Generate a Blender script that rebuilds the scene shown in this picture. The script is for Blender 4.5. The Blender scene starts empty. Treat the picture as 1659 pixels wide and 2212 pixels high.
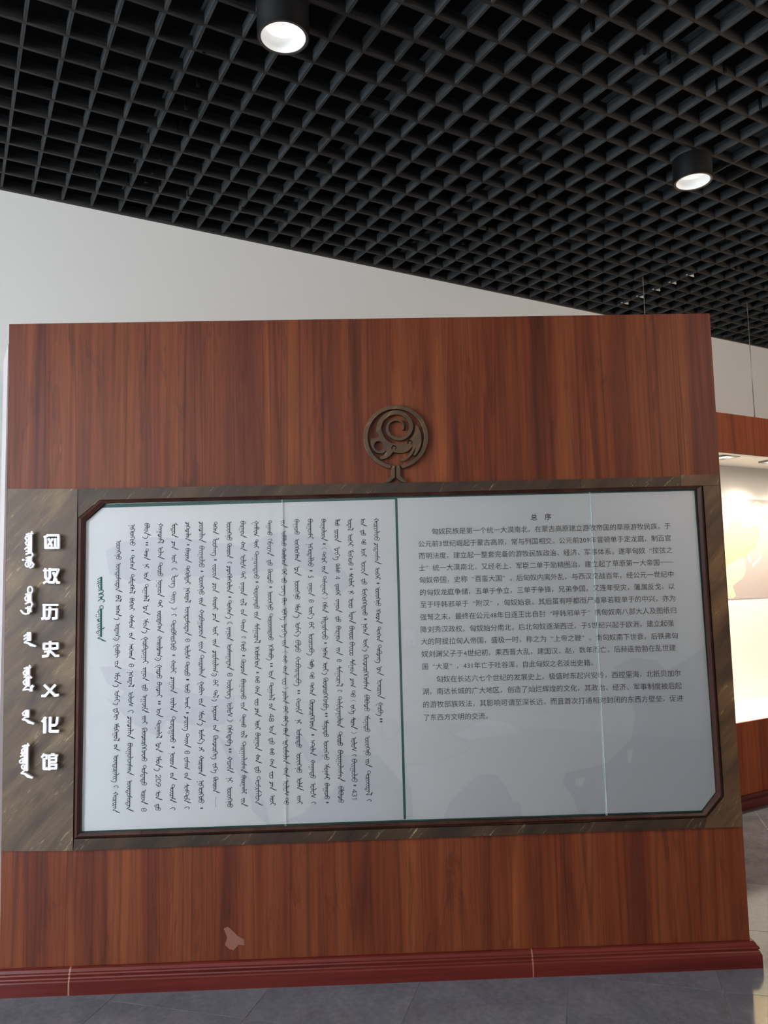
import bpy, bmesh, math, random
from mathutils import Vector, Matrix
random.seed(7)
sc = bpy.context.scene
# ------------------------------------------------------------------ camera, world, light, exposure
W, H, FPX = 1659, 2212, 1665.5
EYE = 1.66
PITCH, ROLL = 0.091429, -0.023894
GRID_YAW, PANEL_YAW = 0.518720, 0.030559
cp, sp_ = math.cos(PITCH), math.sin(PITCH)
FW = Vector((0, cp, sp_)); R0 = Vector((1, 0, 0)); U0 = Vector((0, -sp_, cp))
RT = R0*math.cos(ROLL) + U0*math.sin(ROLL)
UP = -R0*math.sin(ROLL) + U0*math.cos(ROLL)
cam_d = bpy.data.cameras.new('camera'); cam = bpy.data.objects.new('camera', cam_d)
sc.collection.objects.link(cam); sc.camera = cam
cam_d.sensor_fit = 'HORIZONTAL'; cam_d.sensor_width = 36.0; cam_d.lens = 36.0*FPX/W
cam_d.clip_start = 0.05; cam_d.clip_end = 200
m = Matrix((RT, UP, -FW)).transposed().to_4x4(); m.translation = Vector((0, 0, EYE))
cam.matrix_world = m

world = bpy.data.worlds.new('world'); sc.world = world; world.use_nodes = True
nt = world.node_tree; nt.nodes.clear()
wo = nt.nodes.new('ShaderNodeOutputWorld'); bg = nt.nodes.new('ShaderNodeBackground')
nt.links.new(bg.outputs[0], wo.inputs[0])
bg.inputs[0].default_value = (0.80, 0.90, 1.0, 1)      # overcast daylight beyond the glazed left side
bg.inputs[1].default_value = 8.0

def area_light(name, loc, target, sx_, sy_, power, color):
    d = bpy.data.lights.new(name, 'AREA'); d.shape = 'RECTANGLE'; d.size = sx_; d.size_y = sy_
    d.energy = power; d.color = color
    o = bpy.data.objects.new(name, d); sc.collection.objects.link(o); o.location = loc
    o.rotation_euler = (Vector(target)-Vector(loc)).to_track_quat('-Z', 'Y').to_euler()
    return o
area_light('warm_wall_fill', (5.4, 3.8, 2.9), (2.4, 6.4, 3.2), 1.2, 0.8, 20, (1.0, 0.82, 0.64))  # added warm fill without a fixture, brightens the right of the back wall
area_light('warm_panel_fill', (3.7, 0.9, 3.3), (0.8, 3.4, 1.2), 1.2, 0.8, 30, (1.0, 0.84, 0.72))  # added fill that warms the right side of the display wall
area_light('upper_wall_fill', (-1.6, -1.4, 3.3), (-0.4, 4.0, 3.0), 2.4, 0.8, 30, (1.0, 0.96, 0.90))  # added neutral fill from behind the camera for the upper back wall
sc.view_settings.view_transform = 'Standard'; sc.view_settings.look = 'None'
sc.view_settings.exposure = 1.12; sc.view_settings.gamma = 1.0
sc.view_settings.use_curve_mapping = False

# ------------------------------------------------------------------ frames of reference
PN = Vector((-math.sin(PANEL_YAW), math.cos(PANEL_YAW), 0))      # away from the viewer, into the wall
PA = Vector((math.cos(PANEL_YAW), math.sin(PANEL_YAW), 0))
PC = 3.41*math.cos(PANEL_YAW)
GA = Vector((math.cos(GRID_YAW), math.sin(GRID_YAW), 0))
GB = Vector((-math.sin(GRID_YAW), math.cos(GRID_YAW), 0))
CEIL = 3.788                                                     # underside of the grid
def ray(px, py):
    return RT*((px-W/2)/FPX) - UP*((py-H/2)/FPX) + FW
def onp(px, py, off=0.0):
    "point of the sight line on the display wall's plane (off = metres proud), as (u, z)"
    d = ray(px, py); X = d*((PC-off)/d.dot(PN))
    return (X.dot(PA), X.z+EYE)
def ong(px, py, b):
    d = ray(px, py); X = d*(b/d.dot(GB)); return (X.dot(GA), X.z+EYE)
def onz(px, py, z):
    d = ray(px, py); X = d*((z-EYE)/d.z); return (X.dot(GA), X.dot(GB))

# ------------------------------------------------------------------ helpers
def tag(o, label=None, cat=None, group=None, kind=None):
    if label: o['label'] = label
    if cat: o['category'] = cat
    if group: o['group'] = group
    if kind: o['kind'] = kind
    return o
def empty(name, loc=(0, 0, 0), rz=0.0, parent=None):
    o = bpy.data.objects.new(name, None); sc.collection.objects.link(o)
    o.location = loc; o.rotation_euler = (0, 0, rz); o.empty_display_size = 0.1
    if parent: o.parent = parent
    return o
def link(name, me, mat, parent=None):
    o = bpy.data.objects.new(name, me); sc.collection.objects.link(o)
    if mat and not me.materials: me.materials.append(mat)
    if parent: o.parent = parent
    return o
def mesh(name, vs, fs, mat, parent=None, smooth=False):
    me = bpy.data.meshes.new(name); me.from_pydata(vs, [], fs); me.validate(); me.update()
    if smooth:
        for p in me.polygons: p.use_smooth = True
    return link(name, me, mat, parent)
def boxm(x0, x1, y0, y1, z0, z1):
    v = [(x, y, z) for x in (x0, x1) for y in (y0, y1) for z in (z0, z1)]
    f = [(0, 1, 3, 2), (4, 6, 7, 5), (0, 4, 5, 1), (2, 3, 7, 6), (0, 2, 6, 4), (1, 5, 7, 3)]
    return v, f
def box(name, x0, x1, y0, y1, z0, z1, mat, parent=None):
    v, f = boxm(x0, x1, y0, y1, z0, z1); return mesh(name, v, f, mat, parent)
def flat(name, loops, back, front, mat, parent, bevel=0.0):
    "outlines in (u, z) cut from sheet lying between two distances proud of the wall; inner outlines are holes"
    cu = bpy.data.curves.new(name, 'CURVE'); cu.dimensions = '2D'; cu.fill_mode = 'BOTH'
    cu.extrude = max(0.0, (front-back)/2-bevel); cu.bevel_depth = bevel; cu.bevel_resolution = 1
    if bevel: cu.offset = -bevel
    for lp in loops:
        s = cu.splines.new('POLY'); s.points.add(len(lp)-1); s.use_cyclic_u = True
        for p, q in zip(s.points, lp): p.co = (q[0], q[1], 0, 1)
    tmp = bpy.data.objects.new('tmp', cu); sc.collection.objects.link(tmp)
    dg = bpy.context.evaluated_depsgraph_get()
    me = bpy.data.meshes.new_from_object(tmp.evaluated_get(dg))
    bpy.data.objects.remove(tmp); bpy.data.curves.remove(cu)
    mid = (back+front)/2
    me.transform(Matrix.Translation((0, -mid, 0)) @ Matrix.Rotation(math.pi/2, 4, 'X'))
    me.name = name; me.materials.clear()
    return link(name, me, mat, parent)
def prism(name, poly, back, front, mat, parent):
    "convex or plain outline in (u, z) extruded towards the viewer"
    n = len(poly)
    v = [(u, -front, z) for u, z in poly] + [(u, -back, z) for u, z in poly]
    f = [tuple(range(n)), tuple(range(2*n-1, n-1, -1))] + [(i, i+n, (i+1) % n+n, (i+1) % n) for i in range(n)]
    me = bpy.data.meshes.new(name); me.from_pydata(v, [], f)
    b = bmesh.new(); b.from_mesh(me); bmesh.ops.recalc_face_normals(b, faces=b.faces[:]); b.to_mesh(me); b.free()
    return link(name, me, mat, parent)
def ribbon(pts, w, vs, fs, taper=None):
    "flat ribbon of width w along pts, in (u, z), one quad per segment plus a joint"
    n = len(pts)
    for i in range(n-1):
        (x0, y0), (x1, y1) = pts[i], pts[i+1]
        dx, dy = x1-x0, y1-y0; L = math.hypot(dx, dy)
        if L < 1e-9: continue
        wa = (taper[i] if taper else w)/2; wb = (taper[i+1] if taper else w)/2
        nx, ny = -dy/L, dx/L; ex, ey = dx/L*wa*0.5, dy/L*wa*0.5
        k = len(vs)
        vs += [(x0-ex+nx*wa, y0-ey+ny*wa), (x0-ex-nx*wa, y0-ey-ny*wa), (x1+ex-nx*wb, y1+ey-ny*wb), (x1+ex+nx*wb, y1+ey+ny*wb)]
        fs.append((k, k+1, k+2, k+3))
def ribbons_mesh(name, vs, fs, off, mat, parent, thick=0.0):
    if thick <= 0:
        return mesh(name, [(x, -off, z) for x, z in vs], fs, mat, parent)
    V = []; F = []
    for q in fs:
        k = len(V); V += [(vs[i][0], -(off+thick), vs[i][1]) for i in q] + [(vs[i][0], -off, vs[i][1]) for i in q]
        F += [(k, k+1, k+2, k+3), (k+7, k+6, k+5, k+4)] + [(k+i, k+4+i, k+4+(i+1) % 4, k+(i+1) % 4) for i in range(4)]
    o = mesh(name, V, F, mat, parent)
    b = bmesh.new(); b.from_mesh(o.data); bmesh.ops.recalc_face_normals(b, faces=b.faces[:]); b.to_mesh(o.data); b.free()
    return o
def cyl(name, r0, z0, r1, z1, mat, parent, n=40, x=0, y=0, caps=True):
    v = [(x+r0*math.cos(6.28319*i/n), y+r0*math.sin(6.28319*i/n), z0) for i in range(n)] + [(x+r1*math.cos(6.28319*i/n), y+r1*math.sin(6.28319*i/n), z1) for i in range(n)]
    f = [(i, (i+1) % n, (i+1) % n+n, i+n) for i in range(n)]
    if caps: f += [tuple(range(n-1, -1, -1)), tuple(range(n, 2*n))]
    o = mesh(name, v, f, mat, parent)
    for p in o.data.polygons: p.use_smooth = len(p.vertices) == 4
    return o

# ------------------------------------------------------------------ materials
def mat(name, col=(0.5, 0.5, 0.5), rough=0.5, metal=0.0, spec=0.5, emit=None, es=0.0):
    m = bpy.data.materials.new(name); m.use_nodes = True
    b = m.node_tree.nodes['Principled BSDF']
    b.inputs['Base Color'].default_value = (*col, 1); b.inputs['Roughness'].default_value = rough
    b.inputs['Metallic'].default_value = metal; b.inputs['Specular IOR Level'].default_value = spec
    if emit: b.inputs['Emission Color'].default_value = (*emit, 1); b.inputs['Emission Strength'].default_value = es
    return m
class N:
    "small node builder"
    def __init__(s, m): s.t = m.node_tree; s.b = s.t.nodes['Principled BSDF']
    def add(s, typ, **kw):
        n = s.t.nodes.new(typ)
        for k, v in kw.items():
            if k in n.inputs.keys(): n.inputs[k].default_value = v
            else: setattr(n, k, v)
        return n
    def l(s, a, b): s.t.links.new(a, b)
    def coords(s, scale, rot=(0, 0, 0), kind='Object'):
        t = s.add('ShaderNodeTexCoord'); mp = s.add('ShaderNodeMapping'); mp.inputs['Scale'].default_value = scale
        mp.inputs['Rotation'].default_value = rot; s.l(t.outputs[kind], mp.inputs[0]); return mp.outputs[0]
    def noise(s, vec, scale, detail=4, rough=0.55, dist=0.0):
        n = s.add('ShaderNodeTexNoise'); n.inputs['Scale'].default_value = scale; n.inputs['Detail'].default_value = detail
        n.inputs['Roughness'].default_value = rough; n.inputs['Distortion'].default_value = dist; s.l(vec, n.inputs['Vector']); return n.outputs[0]
    def ramp(s, fac, stops, interp='LINEAR'):
        r = s.add('ShaderNodeValToRGB'); r.color_ramp.interpolation = interp
        e = r.color_ramp.elements
        while len(e) < len(stops): e.new(0.5)
        for k, (p, c) in zip(e, stops): k.position = p; k.color = (*c, 1) if len(c) == 3 else c
        s.l(fac, r.inputs[0]); return r.outputs[0]
    def mix(s, fac, a, b, mode='MIX'):
        n = s.add('ShaderNodeMix', data_type='RGBA', blend_type=mode)
        for sock, v in ((n.inputs[0], fac), (n.inputs[6], a), (n.inputs[7], b)):
            if hasattr(v, 'links') or hasattr(v, 'is_linked'): s.l(v, sock)
            else: sock.default_value = v if isinstance(v, (int, float)) else (*v, 1)
        return n.outputs[2]
    def bump(s, h, strength, dist=0.002):
        n = s.add('ShaderNodeBump'); n.inputs['Strength'].default_value = strength; n.inputs['Distance'].default_value = dist
        s.l(h, n.inputs['Height']); s.l(n.outputs[0], s.b.inputs['Normal'])

def wood_material(name, dark, mid, light, streak=1.0, rough=0.48, horiz=False):
    m = mat(name, mid, rough, spec=0.22); n = N(m)
    ks = (lambda a, b: (b, 1, a)) if horiz else (lambda a, b: (a, 1, b))
    v1 = n.coords(ks(9.0, 0.25)); v2 = n.coords(ks(60.0, 1.1)); v3 = n.coords(ks(7.0, 0.9)); v4 = n.coords(ks(160.0, 5.0))
    a = n.noise(v1, 1.0, 3, 0.6, 0.3); b = n.noise(v2, 1.0, 5, 0.65, 0.25); c = n.noise(v3, 1.3, 6, 0.7, 1.6); d = n.noise(v4, 1.0, 3, 0.6)
    base = n.ramp(a, [(0.30, dark), (0.48, mid), (0.66, light)])
    fine = n.ramp(b, [(0.30, (0.72, 0.68, 0.66)), (0.52, (1, 1, 1)), (0.75, (1.12, 1.10, 1.06))])
    x = n.mix(1.0, base, fine, 'MULTIPLY')
    st = n.ramp(c, [(0.56, (1, 1, 1)), (0.64, (0.62, 0.55, 0.52)), (0.68, (0.9, 0.9, 0.9)), (0.72, (1.5, 1.6, 1.6))])
    x = n.mix(0.75*streak, x, n.mix(1.0, x, st, 'MULTIPLY'))
    v5 = n.coords(ks(5.5, 0.10)); e = n.noise(v5, 1.0, 2, 0.5, 0.12)
    vein = n.ramp(e, [(0.440, (1, 1, 1)), (0.462, (0.50, 0.42, 0.40)), (0.478, (0.95, 0.95, 0.95)), (0.535, (1, 1, 1)), (0.548, (0.58, 0.50, 0.47)), (0.556, (1.3, 1.3, 1.2)), (0.570, (1, 1, 1))])
    x = n.mix(0.8*streak, x, n.mix(1.0, x, vein, 'MULTIPLY'))
    gr = n.ramp(d, [(0.35, (0.80, 0.78, 0.78)), (0.6, (1.05, 1.05, 1.05))])
    x = n.mix(0.8, x, n.mix(1.0, x, gr, 'MULTIPLY'))
    n.l(x, n.b.inputs['Base Color'])
    r = n.ramp(b, [(0.3, (rough+0.08,)*3), (0.7, (rough-0.04,)*3)]); n.l(r, n.b.inputs['Roughness'])
    n.bump(b, 0.10, 0.0006)
    return m
def bronze_material(name, k=1.0, gold=1.0, tint=(1, 1, 1)):
    m = mat(name, (0.1, 0.08, 0.06), 0.5, 0.2, spec=0.35); n = N(m)
    rv = n.coords((1, 1, 1), (0, math.radians(48), 0))
    def sc2(s):
        mp = n.add('ShaderNodeMapping'); mp.inputs['Scale'].default_value = s; n.l(rv, mp.inputs[0]); return mp.outputs[0]
    v1 = sc2((2.2, 1, 11.0)); v2 = sc2((9.0, 1, 70.0)); v3 = n.coords((2.2, 1, 2.2))
    a = n.noise(v1, 1.0, 5, 0.6, 0.3); b = n.noise(v2, 1.0, 6, 0.75, 0.6); c = n.noise(v3, 1.6, 2)
    base = n.ramp(a, [(0.28, (0.055*k, 0.036*k, 0.028*k)), (0.5, (0.140*k, 0.090*k, 0.056*k)), (0.72, (0.23*k, 0.165*k, 0.095*k))])
    cc = n.ramp(c, [(0.35, (0.82, 0.84, 0.9)), (0.65, (1.1, 1.05, 0.95))])
    x = n.mix(1.0, base, cc, 'MULTIPLY'); x = n.mix(1.0, x, tint, 'MULTIPLY')
    g = n.ramp(b, [(0.58, (0, 0, 0)), (0.68, (1, 1, 1))])
    g2 = n.ramp(a, [(0.45, (0, 0, 0)), (0.62, (1, 1, 1))]); g = n.mix(1.0, g, g2, 'MULTIPLY')
    x = n.mix(g, x, (0.42*gold, 0.34*gold, 0.17*gold))
    n.l(x, n.b.inputs['Base Color']); n.bump(b, 0.15, 0.0006)
    return m
M = {}
M['wood'] = wood_material('cherry_wood_laminate', (0.058, 0.0098, 0.0030), (0.094, 0.0185, 0.0052), (0.128, 0.0315, 0.0085))
M['case_wood'] = wood_material('case_wood_laminate', (0.17, 0.033, 0.011), (0.24, 0.050, 0.016), (0.30, 0.075, 0.022), 0.6)  # colour lightened to stand in for spill from the lit recess
M['base_wood'] = wood_material('red_baseboard_wood', (0.045, 0.006, 0.005), (0.080, 0.010, 0.0075), (0.11, 0.017, 0.011), 0.4, 0.3, True)
M['seam_tape'] = mat('pale_joint_filler', (0.2, 0.08, 0.045), 0.6)
M['bronze'] = bronze_material('brushed_bronze_paint', 0.50, 0.85)
M['bronze_rail'] = bronze_material('brown_bronze_paint', 0.42, 0.7, (1.12, 0.84, 0.60))
M['emblem'] = bronze_material('aged_gilt_bronze', 0.36, 0.9, (1.1, 0.92, 0.72))
M['bronze_dark'] = bronze_material('dark_bronze_paint', 0.19, 0.8, (1.08, 0.88, 0.74))
M['lip'] = wood_material('dark_brown_moulding', (0.018, 0.006, 0.0045), (0.030, 0.011, 0.008), (0.045, 0.018, 0.012), 0.3, 0.3)
M['core'] = mat('dark_board_core', (0.05, 0.02, 0.012), 0.7)
M['letter'] = mat('white_acrylic_letter', (0.82, 0.80, 0.90), 0.3)
M['letter_side'] = M['letter']
M['poster'] = mat('poster_paper', (0.81, 0.785, 0.815), 0.5)
M['sea'] = mat('poster_print_sea_tint', (0.735, 0.715, 0.775), 0.5)
M['land'] = mat('poster_print_land_tint', (0.585, 0.610, 0.625), 0.45)
M['border_line'] = mat('poster_print_country_line', (0.73, 0.70, 0.74), 0.5)
M['faint'] = mat('poster_print_faint_letters', (0.85, 0.83, 0.87), 0.5)
M['ink'] = mat('poster_ink_grey', (0.035, 0.038, 0.045), 0.6)
M['ink_teal'] = mat('poster_ink_slate', (0.028, 0.052, 0.068), 0.6)
M['green'] = mat('poster_ink_green', (0.012, 0.135, 0.105), 0.6)
M['green_dark'] = mat('poster_border_dark_green', (0.010, 0.095, 0.078), 0.5)
M['wall'] = mat('white_wall_paint', (0.61, 0.60, 0.58), 0.8)
M['black'] = mat('black_void_paint', (0.004, 0.004, 0.005), 0.9, spec=0.1)
M['lamp_black'] = mat('black_lamp_body', (0.0015, 0.0015, 0.002), 0.6, spec=0.12)
M['rim_black'] = mat('dark_lamp_rim', (0.05, 0.04, 0.035), 0.35)
M['steel'] = mat('thin_steel_wire', (0.30, 0.30, 0.27), 0.4, 0.6)
M['pale_grey'] = mat('pale_grey_finish', (0.85, 0.85, 0.8), 0.4, 0.0)
M['white'] = mat('white_lacquer', (0.80, 0.78, 0.74), 0.5)
M['pinkish'] = mat('off_white_plaster', (0.36, 0.31, 0.30), 0.6)
M['reflector'] = mat('lamp_reflector', (0.8, 0.8, 0.78), 0.35, emit=(1.0, 0.97, 0.92), es=0.12)
M['diffuser'] = mat('lamp_diffuser', (0.9, 0.9, 0.9), 0.5, emit=(1.0, 0.98, 0.95), es=0.30)
M['spot_lens'] = mat('spot_lens', (1, 1, 1), 0.5, emit=(1.0, 0.93, 0.84), es=5.0)
M['glass_edge'] = mat('ground_glass_edge', (0.48, 0.56, 0.56), 0.35)
# clear pane: transparent with a Fresnel reflection
def glass_material():
    m = bpy.data.materials.new('clear_glass'); m.use_nodes = True; t = m.node_tree; t.nodes.clear()
    o = t.nodes.new('ShaderNodeOutputMaterial'); mx = t.nodes.new('ShaderNodeMixShader'); fr = t.nodes.new('ShaderNodeFresnel')
    tr = t.nodes.new('ShaderNodeBsdfTransparent'); gl = t.nodes.new('ShaderNodeBsdfGlossy')
    tr.inputs[0].default_value = (0.985, 0.995, 0.99, 1); gl.inputs['Roughness'].default_value = 0.02; fr.inputs[0].default_value = 1.45
    t.links.new(fr.outputs[0], mx.inputs[0]); t.links.new(tr.outputs[0], mx.inputs[1]); t.links.new(gl.outputs[0], mx.inputs[2]); t.links.new(mx.outputs[0], o.inputs[0])
    return m
M['glass'] = glass_material()
# stone floor
m = M['floor'] = mat('polished_grey_stone', (0.10, 0.10, 0.105), 0.13, spec=1.0); n = N(m)
v = n.coords((1, 1, 1)); a = n.noise(v, 5.0, 5, 0.6); b = n.noise(v, 38.0, 3, 0.7)
x = n.ramp(a, [(0.3, (0.082, 0.090, 0.105)), (0.7, (0.128, 0.136, 0.152))])
g = n.ramp(b, [(0.35, (0.85, 0.85, 0.85)), (0.7, (1.12, 1.12, 1.12))]); x = n.mix(1.0, x, g, 'MULTIPLY'); n.l(x, n.b.inputs['Base Color'])
rr = n.ramp(a, [(0.3, (0.08,)*3), (0.7, (0.14,)*3)]); n.l(rr, n.b.inputs['Roughness'])
M['grout'] = mat('light_floor_joint', (0.34, 0.35, 0.37), 0.7)
# ceiling blades: two grain directions, shade and side light put into their colours
def blade_material(name, sc_, col):
    m = mat(name, col, 0.55, spec=0.3); n = N(m)
    v = n.coords(sc_); a = n.noise(v, 1.0, 4, 0.7)
    x = n.ramp(a, [(0.32, tuple(c*0.35 for c in col)), (0.52, col), (0.68, tuple(c*2.6 for c in col))]); n.l(x, n.b.inputs['Base Color'])
    return m
M['blade_a'] = blade_material('shaded_ceiling_blade', (6, 200, 260), (0.015, 0.014, 0.0136))
M['blade_b'] = blade_material('lit_ceiling_cross_blade', (200, 6, 260), (0.028, 0.030, 0.031))

# ------------------------------------------------------------------ room shell
floor = box('floor', -8, 14, -8, 12, -0.12, -0.0025, M['grout']); tag(floor, kind='structure')
TA = math.radians(-15.0); tu = Vector((math.cos(TA), math.sin(TA))); tn = Vector((-math.sin(TA), math.cos(TA)))
T = 0.5992; OU, ON = -0.0515*3.41, 1.0198*3.41
T_in = T-0.0035
tile_me = None; rest_v = []; rest_f = []
for i in range(-14, 17):
    for j in range(-14, 12):
        c = tu*(OU+(i+0.5)*T) + tn*(ON+(j+0.5)*T)
        if not (-7.5 < c.x < 13.5 and -7.5 < c.y < 11.5): continue
        near = -2.2 < c.x < 5.5 and 1.6 < c.y < 5.6
        if near:
            if tile_me is None:
                v, f = boxm(-T_in/2, T_in/2, -T_in/2, T_in/2, -0.0025, 0.0)
                tile_me = bpy.data.meshes.new('floor_tile'); tile_me.from_pydata(v, [], f); tile_me.materials.append(M['floor'])
            o = link('floor_tile', tile_me, None, floor); o.location = (c.x, c.y, 0); o.rotation_euler = (0, 0, TA)
        else:
            k = len(rest_v); h = T_in/2
            for a_, b_ in ((-h, -h), (h, -h), (h, h), (-h, h)):
                p = c+tu*a_+tn*b_; rest_v.append((p.x, p.y, 0.0))
            rest_f.append((k, k+1, k+2, k+3))
tag(mesh('floor_tile_field', rest_v, rest_f, M['floor'], floor), kind='stuff')

G = GRID_YAW
wall = box('wall_back', -6, 12, 4.389, 4.52, 0, 4.4, M['wall']); wall.rotation_euler = (0, 0, G); tag(wall, kind='structure')
ceiling = box('ceiling', -5, 10.5, -2.6, 4.389, CEIL+0.62, CEIL+0.72, M['black']); ceiling.rotation_euler = (0, 0, G); tag(ceiling, kind='structure')
box('upstand', -5, 10.5, 4.374, 4.389, CEIL+0.055, CEIL+0.62, M['black'], ceiling)
tr = box('trim_1', -5, 10.5, 4.366, 4.389, CEIL-0.004, CEIL+0.05, M['blade_a']); tr.rotation_euler = (0, 0, G); tag(tr, kind='structure')
BH = 0.052
A0, B0, CELL = 0.2125, 4.357, 0.15
va, fa = boxm(-5, 10.5, -0.0065, 0.0065, 0.0, BH)
me_a = bpy.data.meshes.new('slat'); me_a.from_pydata(va, [], fa); me_a.materials.append(M['blade_a'])
for i in range(1, 42):
    o = link('slat', me_a, None, ceiling); o.location = (0, B0-i*CELL, CEIL)
vb, fb = boxm(-0.0055, 0.0055, B0-41*CELL, 4.366, 0.0008, BH-0.0008)
me_b = bpy.data.meshes.new('cross_slat'); me_b.from_pydata(vb, [], fb); me_b.materials.append(M['blade_b'])
for j in range(-22, 62):
    o = link('cross_slat', me_b, None, ceiling); o.location = (A0+j*CELL, 0, CEIL)
wr = box('wall_rear', -5, 10.5, -2.75, -2.6, 0, 4.4, M['wall']); wr.rotation_euler = (0, 0, G); tag(wr, kind='structure')
wr = box('wall_left_unseen', -5.12, -5, -2.75, 0.0, 0, 4.4, M['wall']); wr.rotation_euler = (0, 0, G); tag(wr, kind='structure')  # unseen, added to keep the bright open side out of the pane reflections
wr = box('wall_right', 10.5, 10.65, -2.75, 4.52, 0, 4.4, M['wall']); wr.rotation_euler = (0, 0, G); tag(wr, kind='structure')
# carrier channels on top of every sixth cross blade
vc, fc = boxm(-0.010, 0.010, B0-41*CELL, 4.36, BH, BH+0.032)
me_c = bpy.data.meshes.new('carrier_channel'); me_c.from_pydata(vc, [], fc); me_c.materials.append(M['blade_b'])
for j in range(-20, 60, 6):
    o = link('carrier_channel', me_c, None, ceiling); o.location = (A0+j*CELL, 0, CEIL)
# small joining clips on the blades
vk, fk = boxm(-0.006, 0.006, -0.006, 0.006, -0.004, BH+0.01)
me_k = bpy.data.meshes.new('clip'); me_k.from_pydata(vk, [], fk); me_k.materials.append(M['lamp_black'])
for (px, py) in [(208, 366), (276, 386), (345, 392), (408, 415), (524, 441), (735, 492), (775, 505), (440, 104), (428, 175), (402, 225), (383, 273), (347, 336), (330, 365), (315, 385),
                 (1279, 55), (1392, 105), (1445, 125), (1497, 200), (1550, 185), (1565, 145), (1643, 225), (955, 500), (1000, 520), (1052, 490), (1090, 465), (1122, 442), (1160, 418), (1285, 660), (1590, 575), (1610, 560), (1515, 605)]:
    a_, b_ = onz(px, py, CEIL+0.02); o = link('clip', me_k, None, ceiling); o.location = (a_, b_, CEIL)
# a row of small pale triangles in the grid above the panel
vk = [(0, 0, 0), (0.085, 0, 0.0), (0.085, 0, 0.045), (0, 0.004, 0), (0.085, 0.004, 0.0), (0.085, 0.004, 0.045)]
fk = [(0, 1, 2), (5, 4, 3), (0, 3, 4, 1), (1, 4, 5, 2), (2, 5, 3, 0)]
me_k = bpy.data.meshes.new('pale_triangle'); me_k.from_pydata(vk, [], fk); me_k.materials.append(M['pale_grey'])
for (px, py) in [(1349, 654), (1382, 640), (1417, 625), (1452, 610), (1490, 594)]:
    a_, b_ = onz(px, py, CEIL+0.01); o = link('pale_triangle', me_k, None, ceiling); o.location = (a_-0.04, b_, CEIL+0.004)
# ------------------------------------------------------------------ the display wall
PW = PN*PC
def panel_frame(name, label, cat, group=None, u=0.0, z=0.0):
    return tag(empty(name, tuple(PW), PANEL_YAW), label, cat, group)
def P(pts, off=0.0): return [onp(x, y, off) for x, y in pts]
def lerp2(a, b, t): return (a[0]+(b[0]-a[0])*t, a[1]+(b[1]-a[1])*t)

dw = panel_frame('display_wall', 'tall freestanding display wall faced in red-brown cherry wood with a moulded base', 'display wall')
TL, TR = onp(20, 700), onp(1533, 677); BL, BR = onp(-1, 2098), onp(1619, 2034)
BL = (BL[0], 0.0); BR = (BR[0]+0.002, 0.0)
prism('core', [(TL[0]+0.004, TL[1]-0.004), (TR[0]-0.004, TR[1]-0.004), (BR[0]-0.004, 0.0), (BL[0]+0.004, 0.0)], -0.075, -0.013, M['core'], dw)
cuts = [0.0, 0.0985, 0.4855, 0.8725, 1.0]
for k in range(4):
    g0, g1 = cuts[k]+(0.00006 if k else 0), cuts[k+1]-(0.00006 if k < 3 else 0)
    prism('wood_board', [lerp2(TL, TR, g0), lerp2(TL, TR, g1), lerp2(BL, BR, g1), lerp2(BL, BR, g0)], -0.0125, 0.0, M['wood'], dw)
# patch of rubbed wood on the lower left
v = []; 
for k in range(14):
    t = k/14*6.283; r = 1+0.35*math.sin(3*t+1)+0.15*math.sin(5*t)
    v.append(onp(503+18*r*math.cos(t)+6*math.sin(t), 2029+22*r*math.sin(t), 0.0006))
prism('worn_patch', v, 0.0, 0.0006, mat('rubbed_wood', (0.135, 0.048, 0.028), 0.5), dw)
# moulded base, three lengths along the front and a return round the right end
prof = [(0.0, 0.101), (0.010, 0.101), (0.016, 0.097), (0.019, 0.090), (0.0205, 0.0865), (0.026, 0.084), (0.0285, 0.079), (0.0265, 0.0745), (0.0225, 0.072), (0.0225, 0.070), (0.027, 0.068), (0.030, 0.063), (0.0285, 0.060), (0.032, 0.057), (0.034, 0.052), (0.034, 0.0), (0.0, 0.0)]
def run(name, path, mat_, parent):
    "sweeps the moulding along a path of (u, y, normal) stations"
    v = []; f = []; n = len(prof)
    for (u, y, nx, ny) in path:
        for d, z in prof: v.append((u+nx*d, y+ny*d, z))
    for s in range(len(path)-1):
        for i in range(n): f.append((s*n+i, s*n+(i+1) % n, (s+1)*n+(i+1) % n, (s+1)*n+i))
    f += [tuple(range(n-1, -1, -1)), tuple(range((len(path)-1)*n, len(path)*n))]
    o = mesh(name, v, f, mat_, parent)
    b = bmesh.new(); b.from_mesh(o.data); bmesh.ops.recalc_face_normals(b, faces=b.faces[:]); b.to_mesh(o.data); b.free()
    return o
uL = BL[0]-0.0; uR = BR[0]; j1 = onp(153, 2120)[0]; j2 = onp(1148, 2085)[0]
run('baseboard', [(uL, 0.07, -1, 0), (uL, 0.0, -1, -1), (j1-0.002, 0.0, 0, -1)], M['base_wood'], dw)
run('baseboard', [(j1+0.006, 0.0, 0, -1), (j2-0.003, 0.0, 0, -1)], M['base_wood'], dw)
run('baseboard', [(j2+0.003, 0.0, 0, -1), (uR, 0.0, 1, -1), (uR, 0.07, 1, 0)], M['base_wood'], dw)
def scaled(k): return [(d*k, z) for d, z in prof]
prof_full = prof; prof = scaled(0.96)
tag(run('joint_strip', [(j1-0.002, 0.0, 0, -1), (j1+0.006, 0.0, 0, -1)], M['seam_tape'], dw), 'pale joint strip')
tag(run('joint_strip', [(j2-0.003, 0.0, 0, -1), (j2+0.003, 0.0, 0, -1)], M['seam_tape'], dw), 'pale joint strip')
prof = prof_full

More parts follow.
